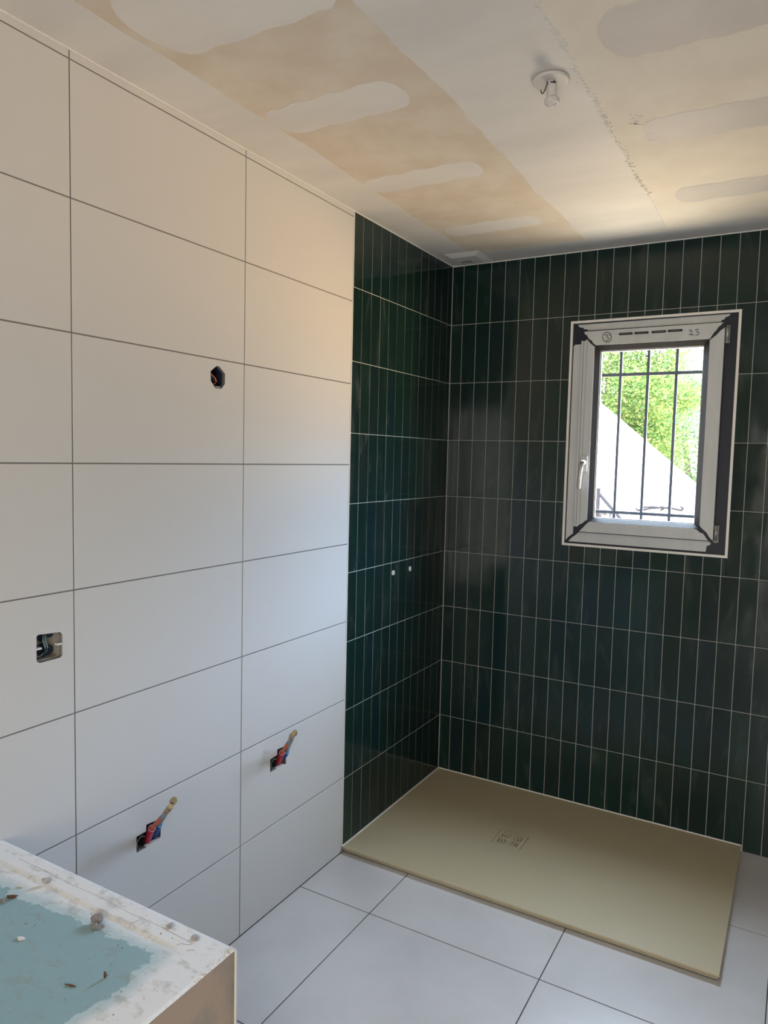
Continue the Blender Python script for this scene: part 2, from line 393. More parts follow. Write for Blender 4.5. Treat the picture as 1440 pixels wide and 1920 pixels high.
def skirt(path):
    n = len(path); lo = [(min(max(x,.006),TX-.010), max(y,TY0+.010)) for x,y in path]
    b.add([(x,y,tz(x,y)) for x,y in path] + [(x,y,tz(x,y)-.005) for x,y in path] + [(x,y,.0005) for x,y in lo], [(k*n+i, k*n+n+i, k*n+n+i+1, k*n+i+1) for k in (0,1) for i in range(n-1)])
skirt([(x, TY0) for x in xs]); skirt([(TX, y) for y in ys]); skirt([(x, ys[-1]) for x in xs[::-1]]); skirt([(xs[0], y) for y in ys[::-1]])
o = b.build('tray_slab', M['tray'], tray)
b = MB(); zt = tz(DX+DH, DY)
b.box(DX-DH-.001, DX+DH+.001, DY-DH-.001, DY+DH+.001, .001, .004)
for sx in (0,1):
    b.box(*( (DX-DH-.003,DX-DH-.001) if sx == 0 else (DX+DH+.001,DX+DH+.003)), DY-DH-.003, DY+DH+.003, .001, zt-.0015)
    b.box(DX-DH-.003, DX+DH+.003, *((DY-DH-.003,DY-DH-.001) if sx == 0 else (DY+DH+.001,DY+DH+.003)), .001, zt-.0015)
b.build('drain_pit', M['black'], tray)
cov = empty('drain_cover', (DX,DY,zt)); C.objects.unlink(cov) if False else None
cov.parent = tray; cov.location = Vector((DX,DY,zt))-tray.location; 
bpy.data.objects.remove(cov)
R = [.0410,.0362,.0305,.0258,.0190,.0146]
cuts = sorted([-DH+.0006, DH-.0006] + [s_*r for r in R for s_ in (-1,1)] + [-.0045,.0045])
b = MB()
for i in range(len(cuts)-1):
    for j in range(len(cuts)-1):
        u, w = (cuts[i]+cuts[i+1])/2, (cuts[j]+cuts[j+1])/2; r = max(abs(u), abs(w))
        slot = any(R[k+1] < r < R[k] for k in (0,2,4))
        if slot and not (min(abs(u),abs(w)) < .0045): continue
        b.box(DX+cuts[i], DX+cuts[i+1], DY-.001+cuts[j], DY-.001+cuts[j+1], .010, zt+.0006)
dc = b.build('drain_cover', M['tray'], tray)
b = MB(); b.tube([(.004,-.0035,TZ+.0005),(TX,-.0035,TZ+.0005)], .0034, 8); b.tube([(.0035,-.004,TZ+.0005),(.0035,TY0,TZ+.0005)], .0034, 8)
b.build('silicone_bead', M['silicone'], tray)
b = MB(); b.box(.002,TX-.009,TY0+.009,TY0+.012,.0002,.003); b.box(TX-.012,TX-.009,TY0+.009,-.004,.0002,.003)
b.build('base_joint', M['floor_grout'], tray)
# ------------------------------------------------------------------ window
win = empty('window_1', (.898, 0, OZ0), kind='structure')
b = MB()
for x0,x1,z0,z1 in ((.567,.577,1.168,2.134),(1.219,1.229,1.168,2.134),(.577,1.219,1.168,1.178),(.577,1.219,2.124,2.134)):
    b.box(x0,x1,-.0022,.004,z0,z1)
b.build('edge_trim', M['silicone'], win)
FY = .010; SX0,SX1,SZ0,SZ1 = .616,1.176,1.230,2.090; IX0,IX1,IZ0,IZ1 = .675,1.120,1.279,2.025; GX0,GX1,GZ0,GZ1 = .694,1.100,1.293,2.005
def ring(b, X0,X1,Z0,Z1, x0,x1,z0,z1, y0, y1):
    b.box(X0,x0,y0,y1,Z0,Z1); b.box(x1,X1,y0,y1,Z0,Z1); b.box(x0,x1,y0,y1,Z0,z0); b.box(x0,x1,y0,y1,z1,Z1)
b = MB(); ring(b, OX0+.0005,OX1-.0005,OZ0+.0005,OZ1-.0005, SX0+.012,SX1-.012,SZ0+.012,SZ1-.012, FY, .075); b.build('frame', M['dark'], win)
b = MB(); ring(b, SX0,SX1,SZ0,SZ1, IX0,IX1,IZ0,IZ1, -.006, .060); sash = b.build('sash', M['dark'], win)
# sloping glazing bead
b = MB(); Y0, Y1 = -.004, .012
o4 = [(IX0,IZ0),(IX1,IZ0),(IX1,IZ1),(IX0,IZ1)]; i4 = [(GX0,GZ0),(GX1,GZ0),(GX1,GZ1),(GX0,GZ1)]
vs_ = [(x,Y0,z) for x,z in o4] + [(x,Y1,z) for x,z in i4] + [(x,.045,z) for x,z in o4] + [(x,.045,z) for x,z in i4]
fs_ = []
for i in range(4):
    j = (i+1)%4; fs_ += [(i,j,4+j,4+i),(4+i,4+j,12+j,12+i),(i,8+i,8+j,j),(8+i,12+i,12+j,8+j)]
b.add(vs_, fs_); b.build('glazing_bead', M['bead'], win)
b = MB(); ring(b, GX0-.001,GX1+.001,GZ0-.001,GZ1+.001, GX0+.004,GX1-.004,GZ0+.004,GZ1-.004, .024, .036); b.build('glass_spacer', M['seal'], win)
gm = bpy.data.materials.new('window_glass'); gm.use_nodes = True; N = gm.node_tree; N.nodes.clear()
tb = N.nodes.new('ShaderNodeBsdfTransparent'); tb.inputs[0].default_value = (.95,.97,.96,1); gl = N.nodes.new('ShaderNodeBsdfGlossy'); gl.inputs['Roughness'].default_value = .02
lw = N.nodes.new('ShaderNodeLayerWeight'); lw.inputs[0].default_value = .5
pw = N.nodes.new('ShaderNodeMath'); pw.operation = 'POWER'; pw.inputs[1].default_value = 5; N.links.new(lw.outputs['Facing'], pw.inputs[0])
fr = N.nodes.new('ShaderNodeMath'); fr.operation = 'MULTIPLY_ADD'; fr.inputs[1].default_value = .9; fr.inputs[2].default_value = .035; N.links.new(pw.outputs[0], fr.inputs[0]); ms = N.nodes.new('ShaderNodeMixShader'); ou = N.nodes.new('ShaderNodeOutputMaterial')
N.links.new(fr.outputs[0], ms.inputs[0]); N.links.new(tb.outputs[0], ms.inputs[1]); N.links.new(gl.outputs[0], ms.inputs[2]); N.links.new(ms.outputs[0], ou.inputs[0])
b = MB().box(GX0-.001, GX1+.001, .028, .032, GZ0-.001, GZ1+.001); b.build('glass_pane', gm, win)
# grey-white cladding foil, torn at the corners
def clad(name, poly, y0, y1): 
    return MB().prism(poly, 1, y0, y1).build(name, M['foil'], win)
clad('sash_foil', [(.628,2.086),(.900,2.0868),(1.166,2.087),(1.158,2.077),(1.150,2.071),(1.143,2.058),(1.135,2.051),(1.121,2.0265),(.679,2.0265),(.668,2.035),(.660,2.047),(.648,2.055),(.640,2.070),(.630,2.076)], -.0085, -.005)
clad('sash_foil', [(.617,1.262),(.617,2.048),(.632,2.046),(.641,2.053),(.655,2.036),(.6735,2.021),(.6735,1.286),(.664,1.279),(.652,1.268),(.640,1.262),(.634,1.254),(.617,1.254)], -.0085, -.005)
clad('sash_foil', [(.642,1.233),(.664,1.258),(.673,1.269),(.683,1.2775),(1.098,1.2775),(1.112,1.274),(1.124,1.263),(1.137,1.259),(1.150,1.240),(1.156,1.233)], -.0085, -.005)
clad('sash_foil', [(1.1215,1.292),(1.128,1.283),(1.140,1.272),(1.149,1.265),(1.160,1.246),(1.173,1.234),(1.1735,2.068),(1.1665,2.062),(1.158,2.056),(1.145,2.041),(1.1215,2.022)], -.0085, -.005)
clad('frame_foil', [(.594,2.119),(1.189,2.1205),(1.185,2.114),(1.172,2.109),(1.166,2.100),(1.158,2.100),(1.156,2.0915),(.640,2.0915),(.634,2.098),(.622,2.0995),(.618,2.106),(.604,2.108)], FY-.0035, FY+.002)
clad('frame_foil', [(.581,1.190),(.581,2.030),(.5885,2.036),(.6125,2.036),(.6125,1.222),(.601,1.212),(.590,1.203)], FY-.0035, FY+.002)
clad('frame_foil', [(.592,1.1855),(.608,1.203),(.622,1.214),(.637,1.2285),(1.160,1.2285),(1.166,1.219),(1.158,1.212),(1.150,1.210),(1.148,1.186)], FY-.0035, FY+.002)
# groove lines on the left sash profile
b = MB(); b.box(.6270,.6282,-.0092,-.0083,1.262,2.045); b.box(.6415,.6422,-.0092,-.0083,1.270,2.050); b.build('profile_groove', M['bead'], win)
# marker writing and drain slots on the top of the sash
def zp(u, v, y=-.0088): return at(1060+u/4.235, 575+v/4.235, 1, y)
def stroke(b, L, r=.0014):
    pts = [zp(u,v) for u,v in L]; b.tube(pts, r, 6)
slots = [(480,215),(605,207.5),(742,199),(872,189.5)]
for (u, v) in slots:
    c = zp(u,v); L = .0285; hh = .0054
    poly = [(c.x+sx*(L-hh)+hh*math.cos(g), c.z+hh*math.sin(g)*.9) for sx, g0 in ((1,-math.pi/2),(-1,math.pi/2)) for g in [g0+math.pi*k/8 for k in range(9)]]
    o = MB().prism(poly, 1, -.0092, -.0080).build('drain_slot', M['black'], win)
for (u, v) in slots:
    b = MB(); c = zp(u-40, v+2); e2 = zp(u+42, v-2)
    b.box(c.x, e2.x, -.0098, -.0091, c.z-.0006, c.z+.0004); b.build('slot_tongue', M['hinge'], win)
b = MB()
stroke(b, [(331+36*math.cos(g)*(.95 if g<3 else 1.0), 243+40*math.sin(g)) for g in [k*2*math.pi/22-.9 for k in range(23)]])
stroke(b, [(355,212),(352,222),(345,228)]); 
stroke(b, [(312,228),(322,222),(338,224),(336,234),(325,243),(340,245),(345,256),(336,268),(318,270)])
stroke(b, [(982,196),(990,186),(1002,186),(1005,196),(996,212),(983,226),(996,222),(1020,222)])
stroke(b, [(1030,186),(1046,178),(1056,182),(1052,194),(1040,202),(1056,202),(1062,212),(1052,224),(1034,226)])
stroke(b, [(951,190),(953,192)], .0012); stroke(b, [(408,217),(410,218)], .001)
b.build('marker_writing', M['ink'], win)
# lower drain marks
b = MB()
for u, v in ((20,1340),(60,1320),(185,1335),(690,1370),(850,1365),(970,1375)):
    p = at(1100+u/6.26, 780+v/6.26, 1, -.0088); b.lathe((p.x,-.0088,p.z), (0,-1,0), [(0,.0028),(.0004,.0022)], 8)
b.build('glue_dots', M['silicone'], win)
# handle
hd = empty('window_handle', (.652,-.0085,1.525)); hd.parent = win; hd.location = Vector((.652,-.0085,1.525))-win.location
hpos = Vector((.652,-.0085,1.525))
def sub(b, name, m, par, base, smooth=False, bevel=0):
    o = b.build(name, m, None, smooth=smooth, bevel=bevel); o.parent = par; o.location = -base; return o
b = MB().box(.6370,.6670,-.0165,-.0085,1.490,1.560); sub(b, 'rosette', M['foil'], hd, hpos, bevel=.004)
b = MB().tube([(.652,-.012,1.532),(.652,-.030,1.532),(.6515,-.044,1.530),(.650,-.050,1.520),(.648,-.052,1.500),(.645,-.052,1.460),(.643,-.050,1.425),(.643,-.050,1.418)], [.0115,.0110,.0105,.0100,.0092,.0085,.0080,.0060], 16)
o = sub(b, 'lever', M['chrome'], hd, hpos, smooth=True)
# hinges
for zc in (2.042, 1.262):
    hz = Vector((1.1835,-.004,zc)); h = empty('hinge', hz); h.parent = win; h.location = hz-win.location
    b = MB().tube([(1.1835,-.010,zc-.026),(1.1835,-.010,zc+.034)], .0068, 16); sub(b, 'hinge_barrel', M['hinge'], h, hz, smooth=True)
    b = MB().tube([(1.1835,-.010,zc-.036),(1.1835,-.010,zc-.026)], [.0045,.0058], 12); b.box(1.1735,1.1915,-.006,.012,zc-.034,zc+.034); sub(b, 'hinge_plate', M['hinge'], h, hz)
# outside reveal stays the wall itself; sill outside
b = MB().box(OX0, OX1, .076, .18, OZ0+.0005, OZ0+.030); tag(b.build('trim_3', M['plaster']), kind='structure')
# ------------------------------------------------------------------ security grille outside
gy = .13
gr = empty('window_grille', (.88, gy, 1.2), 'dark steel security grille of thin bars fixed outside the window', 'window grille')
for px, py in ((1157.5,0),(1208.5,0),(1261.5,0)):
    x = at(px+2, 800, 1, gy).x
    MB().box(x-.0056,x+.0056,gy-.0056,gy+.0056,OZ0+.031,2.022).build('vertical_bar', M['bars'], gr)
for z in (1.915, 1.316):
    MB().box(OX0-.0,OX1+.0,gy-.0040,gy+.0040,z-.0066,z+.0066).build('cross_bar', M['bars'], gr)
# ------------------------------------------------------------------ ceiling vent
vx0,vx1,vy0,vy1 = .052,.214,-.206,-.036
vent = empty('ceiling_vent', (.133,-.121,H), 'small pale square ventilation grille on the ceiling in the green tiled corner', 'vent')
b = MB(); n = 10
b.box(vx0,vx1,vy0,vy1,H-.0040,H-.0011)
vs_ = []; 
base = [(vx0+.003,vy0+.003),(vx1-.003,vy0+.003),(vx1-.003,vy1-.003),(vx0+.003,vy1-.003)]; top = [(vx0+.022,vy0+.028),(vx1-.026,vy0+.028),(vx1-.026,vy1-.024),(vx0+.022,vy1-.024)]
b.add([(x,y,H-.004) for x,y in base]+[(x,y,H-.015) for x,y in top], [(0,1,5,4),(1,2,6,5),(2,3,7,6),(3,0,4,7),(4,5,6,7)])
vc = b.build('vent_cover', M['vent'], vent, bevel=.003)
b = MB(); pts = []
for k in range(9):
    t = k/8; x = vx0+.035+.055*t; pts.append((x, vy1-.062-.010*math.sin(math.pi*t), H-.0153))
b.tube(pts, [.0006]+[.0022]*7+[.0006], 6); nest(b.build('vent_slit', M['black'], vent), vc)
# ------------------------------------------------------------------ ceiling lamp holder
LX, LY = .907,-1.430
lamp = empty('ceiling_lamp_holder', (LX,LY,H), 'bare white lamp holder with round ceiling rose and small hook, no bulb', 'lamp holder')
b = MB().lathe((LX,LY,H-.002), (0,0,-1), [(0,.039),(.002,.0425),(.007,.0425),(.0085,.041),(.0090,.036)], 48); sharp(b.build('ceiling_rose', M['lampw'], lamp, smooth=True), 35)
b = MB().lathe((LX+.002,LY,H-.009), (.05,.0,-1), [(0,.0125),(.010,.0120),(.036,.0115),(.038,.0155),(.040,.0172),(.048,.0172),(.050,.0155),(.0505,.0125),(.048,.011)], 32); sk = sharp(b.build('socket', M['lampw'], lamp, smooth=True), 35)
b = MB().tube([(LX-.006,LY-.010,H-.010),(LX-.003,LY-.014,H-.016),(LX-.008,LY-.015,H-.030),(LX-.013,LY-.012,H-.036),(LX-.018,LY-.010,H-.034),(LX-.020,LY-.010,H-.026)], .0013, 8); nest(b.build('hook', M['hook'], lamp, smooth=True), sk)
b = MB().tube([(LX+.010,LY-.010,H-.012),(LX+.0145,LY-.008,H-.016),(LX+.004,LY-.014,H-.015)], .0014, 8); nest(b.build('clip', M['hook'], lamp, smooth=True), sk)
# ------------------------------------------------------------------ electrical boxes
def inner(name, L, m, par, x0=-.058, x1=-.048):
    P = [at(u,v,0,0) for u,v in L]; cy = sum(p.y for p in P)/len(P); cz = sum(p.z for p in P)/len(P)
    ou_ = [(cy+(p.y-cy)*.985, cz+(p.z-cz)*.985) for p in P]; inn = [(cy+(p.y-cy)*.90, cz+(p.z-cz)*.90) for p in P]; n = len(P)
    b = MB(); b.prism(ou_, 0, x0, x0+.003)
    vs_ = [(x0+.003,y,z) for y,z in ou_]+[(-.011,y,z) for y,z in ou_]+[(-.011,y,z) for y,z in inn]+[(x0+.003,y,z) for y,z in inn]
    f = []
    for i in range(n):
        j = (i+1)%n; f += [(i,j,n+j,n+i),(n+i,n+j,2*n+j,2*n+i),(2*n+i,2*n+j,3*n+j,3*n+i)]
    b.add(vs_, f); o = b.build(name, m, par); return cy, cz
sb = empty('electrical_box', (-.03,-2.108,1.083), 'open square electrical back box with grey wires in the white wall at far left', 'electrical box')
cy, cz = inner('box_shell', SOCK, M['boxgrey'], sb, -.034)
for hh_, (dy, dz, r) in enumerate(((.0,.020,.012),(.020,.022,.008),(.002,-.011,.0165),(.015,-.014,.012))):
    MB().lathe((-.0308+.0005*hh_,cy+dy,cz+dz), (1,0,0), [(0,r),(.003,r),(.0034,r*.9)], 20).build('cable_opening', M['boxblue'], sb)
for k in range(3):
    b = MB().tube([(-.028,cy+.003+.003*k,cz+.030),(-.020,cy-.003+.003*k,cz+.012),(-.018,cy+.001+.003*k,cz-.004),(-.020,cy+.002+.002*k,cz-.016),(-.022,cy-.010,cz-.023),(-.028,cy-.022,cz-.022)], .0016, 8)
    b.build('wire', M['wire_g'] if k != 1 else M['wire_b'], sb, smooth=True)
for sy in (-1,1):
    MB().box(-.010,.0,cy+sy*.026-.006,cy+sy*.026+.006,cz-.001,cz+.003).build('screw_tab', M['silicone'], sb)
ob = empty('electrical_box', (-.03,-1.562,1.752), 'open octagonal electrical box with orange wire high on the white wall', 'electrical box')
cy, cz = inner('box_shell', OCT, M['boxdark'], ob, -.050)
b = MB().tube([(-.012,cy-.029,cz+.014),(-.008,cy-.016,cz+.006),(-.007,cy-.004,cz-.003),(-.007,cy+.000,cz-.011),(-.009,cy-.003,cz-.018),(-.014,cy-.010,cz-.021),(-.040,cy-.020,cz-.018)], .0017, 8); b.build('wire', M['wire_o'], ob, smooth=True)
b = MB().tube([(-.030,cy-.018,cz+.016),(-.020,cy-.004,cz+.002),(-.018,cy+.002,cz-.010),(-.030,cy+.002,cz-.022)], .0015, 8); b.build('wire', M['wire_b'], ob, smooth=True)
MB().box(-.012,-.002,cy-.010,cy+.012,cz-.0285,cz-.0255).build('screw_tab', M['wire_g'], ob)
# ------------------------------------------------------------------ water pipes
def pipe(label, base, top, pend, nuts, xs_, sleeve, ring_, pm, r_s, r_p, r_n, midmat=None):
    B = at(*base, 0, xs_[0]); T = at(*top, 0, xs_[1]); E = at(*pend, 0, xs_[2])
    root = empty('water_pipe', (0, B.y, B.z), label, 'water pipe', 'sleeved water pipes coming out of the white wall')
    d1 = (T-B).normalized()
    n = 16; pts = [B+(T-B)*(k/n) for k in range(n+1)]
    b = MB().tube(pts, [r_s*(1+.06*(k%2)) for k in range(n+1)], 18, caps=False); b.tube([pts[-1], pts[-1]-d1*.004], [r_s*.8]*2, 18, caps=False); slv = b.build('sleeve', sleeve, root, smooth=True)
    b = MB().lathe(T-d1*.001, d1, [(0,r_s*.82),(0,r_s*1.10),(.002,r_s*1.10),(.002,r_s*.82),(0,r_s*.82)], 20, caps=False); nest(b.build('sleeve_rim', ring_, root, smooth=True), slv)
    mid = T+(E-T)*.62
    tb_ = MB().tube([B+(T-B)*.3, T, mid], r_p, 14).build('tube', pm, root, smooth=True)
    nest(MB().tube([mid, E], r_p*.93, 14).build('bare_tube', M['peg'], root, smooth=True), tb_)
    d = (E-T).normalized(); L0 = nuts
    nest(MB().lathe(E-d*.006, d, [(0,r_p*1.25),(.006,r_p*1.3),(.007,r_p*1.1)], 16).build('compression_ring', M['copper'], root), tb_)
    b = MB().lathe(E, d, [(0,r_n*.92),(.0015,r_n),(L0*.42,r_n),(L0*.46,r_n*.78),(L0*.56,r_n*.78),(L0*.60,r_n*.97),(L0-.0015,r_n*.97),(L0,r_n*.86)], 6)
    nest(b.build('cap_nut', M['brass'], root), tb_)
def waste(label, c, r, x=-.012):
    p = at(*c, 0, x); root = empty('waste_pipe', (x, p.y, p.z), label, 'pipe', 'waste pipes in the white wall cut-outs')
    ax = Vector((1,-.05,.0)).normalized()
    b = MB().lathe(p-ax*.042, ax, [(0,r*.9),(.038,r),(.042,r),(.042,r*.86),(.004,r*.78),(.003,.0005)], 32, caps=False); b.build('pipe_socket', M['rubber'], root, smooth=False)
    MB().lathe(p-ax*.001, ax, [(0,r*.90),(0,r*1.02),(.0012,r*1.02),(.0012,r*.90),(0,r*.90)], 32, caps=False).build('socket_rim', M['rubrim'], root)
pipe('red-sleeved water pipe with brass cap low on the white wall, nearer the plasterboard ledge', (275,1579),(285,1553),(313.5,1520),.022,(-.02,.022,.085),M['red'],M['redring'],M['copper'],.0088,.0056,.0088)
pipe('blue-sleeved water pipe with brass cap low on the white wall, nearer the plasterboard ledge', (284,1576),(299,1546),(323,1505.5),.018,(-.03,.012,.085),M['blue'],M['bluering'],M['peg'],.0080,.0052,.0095)
pipe('red-sleeved water pipe with brass cap low on the white wall, nearer the green shower', (521,1433),(529,1411.5),(546,1382),.020,(-.02,.020,.080),M['red'],M['redring'],M['copper'],.0088,.0056,.0088)
pipe('blue-sleeved water pipe with brass cap low on the white wall, nearer the green shower', (529,1429),(538,1409),(551.5,1377),.015,(-.03,.008,.055),M['blue'],M['bluering'],M['peg'],.0080,.0052,.0088)
waste('open dark waste pipe in the cut-out beside the pipes nearer the plasterboard ledge', (266,1579), .0165)
waste('open dark waste pipe in the cut-out beside the pipes nearer the green shower', (514.5,1432), .0165)
for k, L in enumerate((PH1, PH2)):
    P = [at(u,v,0,0) for u,v in L]
    b = MB(); a, c = P[5], P[7]; rs = random.Random(k)
    for q in range(9):
        p = P[5].lerp(P[6], q/8) ; r = rs.uniform(.0015,.0035)
        b.prism([(p.y+r*math.cos(g)*1.5, p.z+.001+r*math.sin(g)) for g in (0,1.1,2.2,3.3,4.4,5.4)], 0, -.009, -.0015+rs.random()*.002)
    o = b.build('broken_edge', M['rag'], wl); o['kind'] = 'structure'
# ------------------------------------------------------------------ shower inlet plugs
for (u, v), lab, hole in (((736.5,1074),'small white pipe plug with a hole on the green side wall, farther from the corner',True),((768,1066.5),'small white pipe plug on the green side wall, nearer the corner',False)):
    p = at(u,v,0,0); root = empty('wall_plug', (0,p.y,p.z), lab, 'plug', 'pipe plugs in the green wall')
    rs = random.Random(int(u)); 
    b = MB(); n = 14; rr = [.0105*rs.uniform(.86,1.1) for _ in range(n)]
    pl = [(p.y+rr[k]*math.cos(2*math.pi*k/n)*(1.15 if hole else .9), p.z+rr[k]*math.sin(2*math.pi*k/n)) for k in range(n)]
    b.prism(pl, 0, -.003, .004); b.build('plug_body', M['plug'], root, bevel=.001)
    if hole: MB().lathe((.0035,p.y,p.z), (1,0,0), [(0,.0032),(.0009,.0030)], 12).build('plug_hole', M['twig'], root)
# ------------------------------------------------------------------ plasterboard ledge in the foreground
BX, BY0, BY1, BZ = .668, -2.226, -3.10, .680
led = empty('plasterboard_ledge', (BX/2, -2.66, 0), 'low boxed-in ledge with green plasterboard top and white filled edges at lower left', 'ledge')
def fbm(x, y, s=0):
    return (math.sin(x*31+s)*math.cos(y*27+s*1.7)+.55*math.sin(x*71+y*43+s)+.35*math.sin(x*140-y*118+2*s)+.2*math.sin(x*300+y*260))/2.1
def lz(x, y):
    d = BY0-y                                  # distance from the far edge
    e2 = .054+.0015*math.sin(x*23)
    t = min(1, max(0, (d-e2)/.005)); step = .0030*(t*t*(3-2*t))
    fade = min(1, max(0, (.600-x)/.05)); step *= fade
    t2 = min(1, max(0,(d-.062)/.05))*fade; step -= .0018*t2
    ew = .0014*fbm(x, y, 1)*.35
    r = 0
    for q in (d, BX-x):
        if q < .005: r += (.005-q)**2/.005*.7
    return BZ - step + ew*min(1, d/.01) - r
b = MB()
xs = [.0008+(BX-.0008)*i/170 for i in range(171)]; ys = [BY0-(k*.0045) for k in range(0,110)] + [BY0-.4905-(k+1)*.02 for k in range(19)]
ys[-1] = BY1
b.add([(x,y,lz(x,y)) for x in xs for y in ys], [(i*len(ys)+j, i*len(ys)+j+1, (i+1)*len(ys)+j+1, (i+1)*len(ys)+j) for i in range(170) for j in range(len(ys)-1)])
def ledge_top():
    m = bpy.data.materials.new('ledge_top_board'); m.use_nodes = True; N = m.node_tree; bs = N.nodes['Principled BSDF']; L = N.links
    g = N.nodes.new('ShaderNodeNewGeometry'); s = N.nodes.new('ShaderNodeSeparateXYZ'); L.new(g.outputs['Position'], s.inputs[0])
    nz = N.nodes.new('ShaderNodeTexNoise'); nz.inputs['Scale'].default_value = 16; nz.inputs['Detail'].default_value = 8; nz.inputs['Roughness'].default_value = .62; L.new(g.outputs['Position'], nz.inputs[0])
    def mth(op, a, bb, clamp=False):
        n_ = N.nodes.new('ShaderNodeMath'); n_.operation = op; n_.use_clamp = clamp
        for i, q in enumerate((a, bb)):
            if isinstance(q, (int,float)): n_.inputs[i].default_value = q
            else: L.new(q, n_.inputs[i])
        return n_.outputs[0]
    w = mth('MULTIPLY', mth('SUBTRACT', nz.outputs[0], .5), .11)
    dx = mth('SUBTRACT', .570, s.outputs[0])                       # board shows left of this
    # boundary slants: far edge of the bare board
    dy = mth('SUBTRACT', mth('SUBTRACT', -2.318, s.outputs[1]), mth('MULTIPLY', mth('SUBTRACT', .45, s.outputs[0]), .04))
    mm = mth('SMOOTH_MIN', dx, dy); mm.node.inputs[2].default_value = .05
    f = mth('MULTIPLY', mth('ADD', mm, w), 260, True)
    f2 = mth('MULTIPLY', mth('ADD', mth('ADD', mm, .034), mth('MULTIPLY', w, .5)), 40, True)
    # colours
    mx = N.nodes.new('ShaderNodeMix'); mx.data_type = 'RGBA'; mx.inputs[6].default_value = (.80,.80,.79,1); mx.inputs[7].default_value = (.50,.61,.62,1); L.new(f2, mx.inputs[0])
    mx2 = N.nodes.new('ShaderNodeMix'); mx2.data_type = 'RGBA'; L.new(mx.outputs[2], mx2.inputs[6]); mx2.inputs[7].default_value = (.27,.42,.445,1); L.new(f, mx2.inputs[0])
    # dirt scuffs
    n3 = N.nodes.new('ShaderNodeTexNoise'); n3.inputs['Scale'].default_value = 24; n3.inputs['Detail'].default_value = 9; n3.inputs['Roughness'].default_value = .7
    mp = N.nodes.new('ShaderNodeMapping'); mp.inputs['Scale'].default_value = (1,1.8,1); mp.inputs['Location'].default_value = (3.1,1.7,0); L.new(g.outputs['Position'], mp.inputs[0]); L.new(mp.outputs[0], n3.inputs[0])
    r = N.nodes.new('ShaderNodeMapRange'); r.inputs[1].default_value = .53; r.inputs[2].default_value = .72; r.inputs[4].default_value = .65; L.new(n3.outputs[0], r.inputs[0])
    # more dirt near the right-hand edge
    mx3 = N.nodes.new('ShaderNodeMix'); mx3.data_type = 'RGBA'; L.new(mx2.outputs[2], mx3.inputs[6]); mx3.inputs[7].default_value = (.27,.24,.18,1); L.new(r.outputs[0], mx3.inputs[0])
    L.new(mx3.outputs[2], bs.inputs['Base Color']); bs.inputs['Roughness'].default_value = .6
    bp = N.nodes.new('ShaderNodeBump'); bp.inputs['Strength'].default_value = .3; bp.inputs['Distance'].default_value = .003; L.new(n3.outputs[0], bp.inputs['Height']); L.new(bp.outputs[0], bs.inputs['Normal'])
    return m
b.build('top_board', ledge_top(), led, smooth=True)
M['ledge_side'] = mat('pink_beige_board', (.36,.285,.225), .75, noise=(5,(.22,.21,.19),.50,.66,(1,1.2,1)), bump=(30,.3,.003))
b = MB().box(BX-.012, BX, BY1, BY0-.0005, 0, BZ-.0045); b.build('side_board', M['ledge_side'], led)
b = MB().box(.0008, BX-.012, BY0-.012, BY0, 0, BZ-.005); b.build('rear_board', M['plaster'], led)
b = MB().box(.0008, BX-.012, BY1, BY1+.012, 0, BZ-.005); b.build('front_board', M['plaster'], led)
b = MB().tube([(BX-.0015,BY0-.0015,0),(BX-.0015,BY0-.0015,BZ-.007),(BX-.003,BY0-.003,BZ-.003)], .0035, 10); b.build('corner_bead', M['compound'], led, smooth=True)
# plaster chips at the corner
b = MB(); rs = random.Random(9)
for q in range(26):
    t = rs.random()**2*.10; p = Vector((BX-rs.uniform(0,.012), BY0-.006-t, lz(BX-.006,BY0-.006-t))); r = rs.uniform(.0012,.0036)
    b.prism([(p.x+r*math.cos(g)*rs.uniform(.6,1.3), p.y+r*math.sin(g)*rs.uniform(.6,1.6)) for g in (0,1.1,2.2,3.3,4.4,5.4)], 2, p.z-.001, p.z+rs.uniform(.0004,.0020))
o = b.build('plaster_chips', M['silicone'], led); o['kind'] = 'stuff'
# hairline joint between bead and filler
def line(b, L, r=.0005):
    b.tube([(x,y,lz(x,y)+.0001) for x,y in L], r, 5)
b = MB(); line(b, [(x, -2.256+.0008*math.sin(x*40)-.004*(x-.3)) for x in [.10+.02*k for k in range(26)]], .00022)
P = [at(u,v,2,BZ) for u,v in ((335,1724),(325,1729),(320,1735))]; line(b, [(p.x,p.y) for p in P], .0006)
for L_ in (((331,1773),(340,1769),(352,1772),(360,1770)),((350,1783),(356,1781),(366,1781)),((245,1732),(252,1729),(262,1725))):
    P = [at(u,v,2,BZ) for u,v in L_]; line(b, [(p.x,p.y) for p in P], .0004)
b.build('surface_cracks', M['boxgrey'], led)
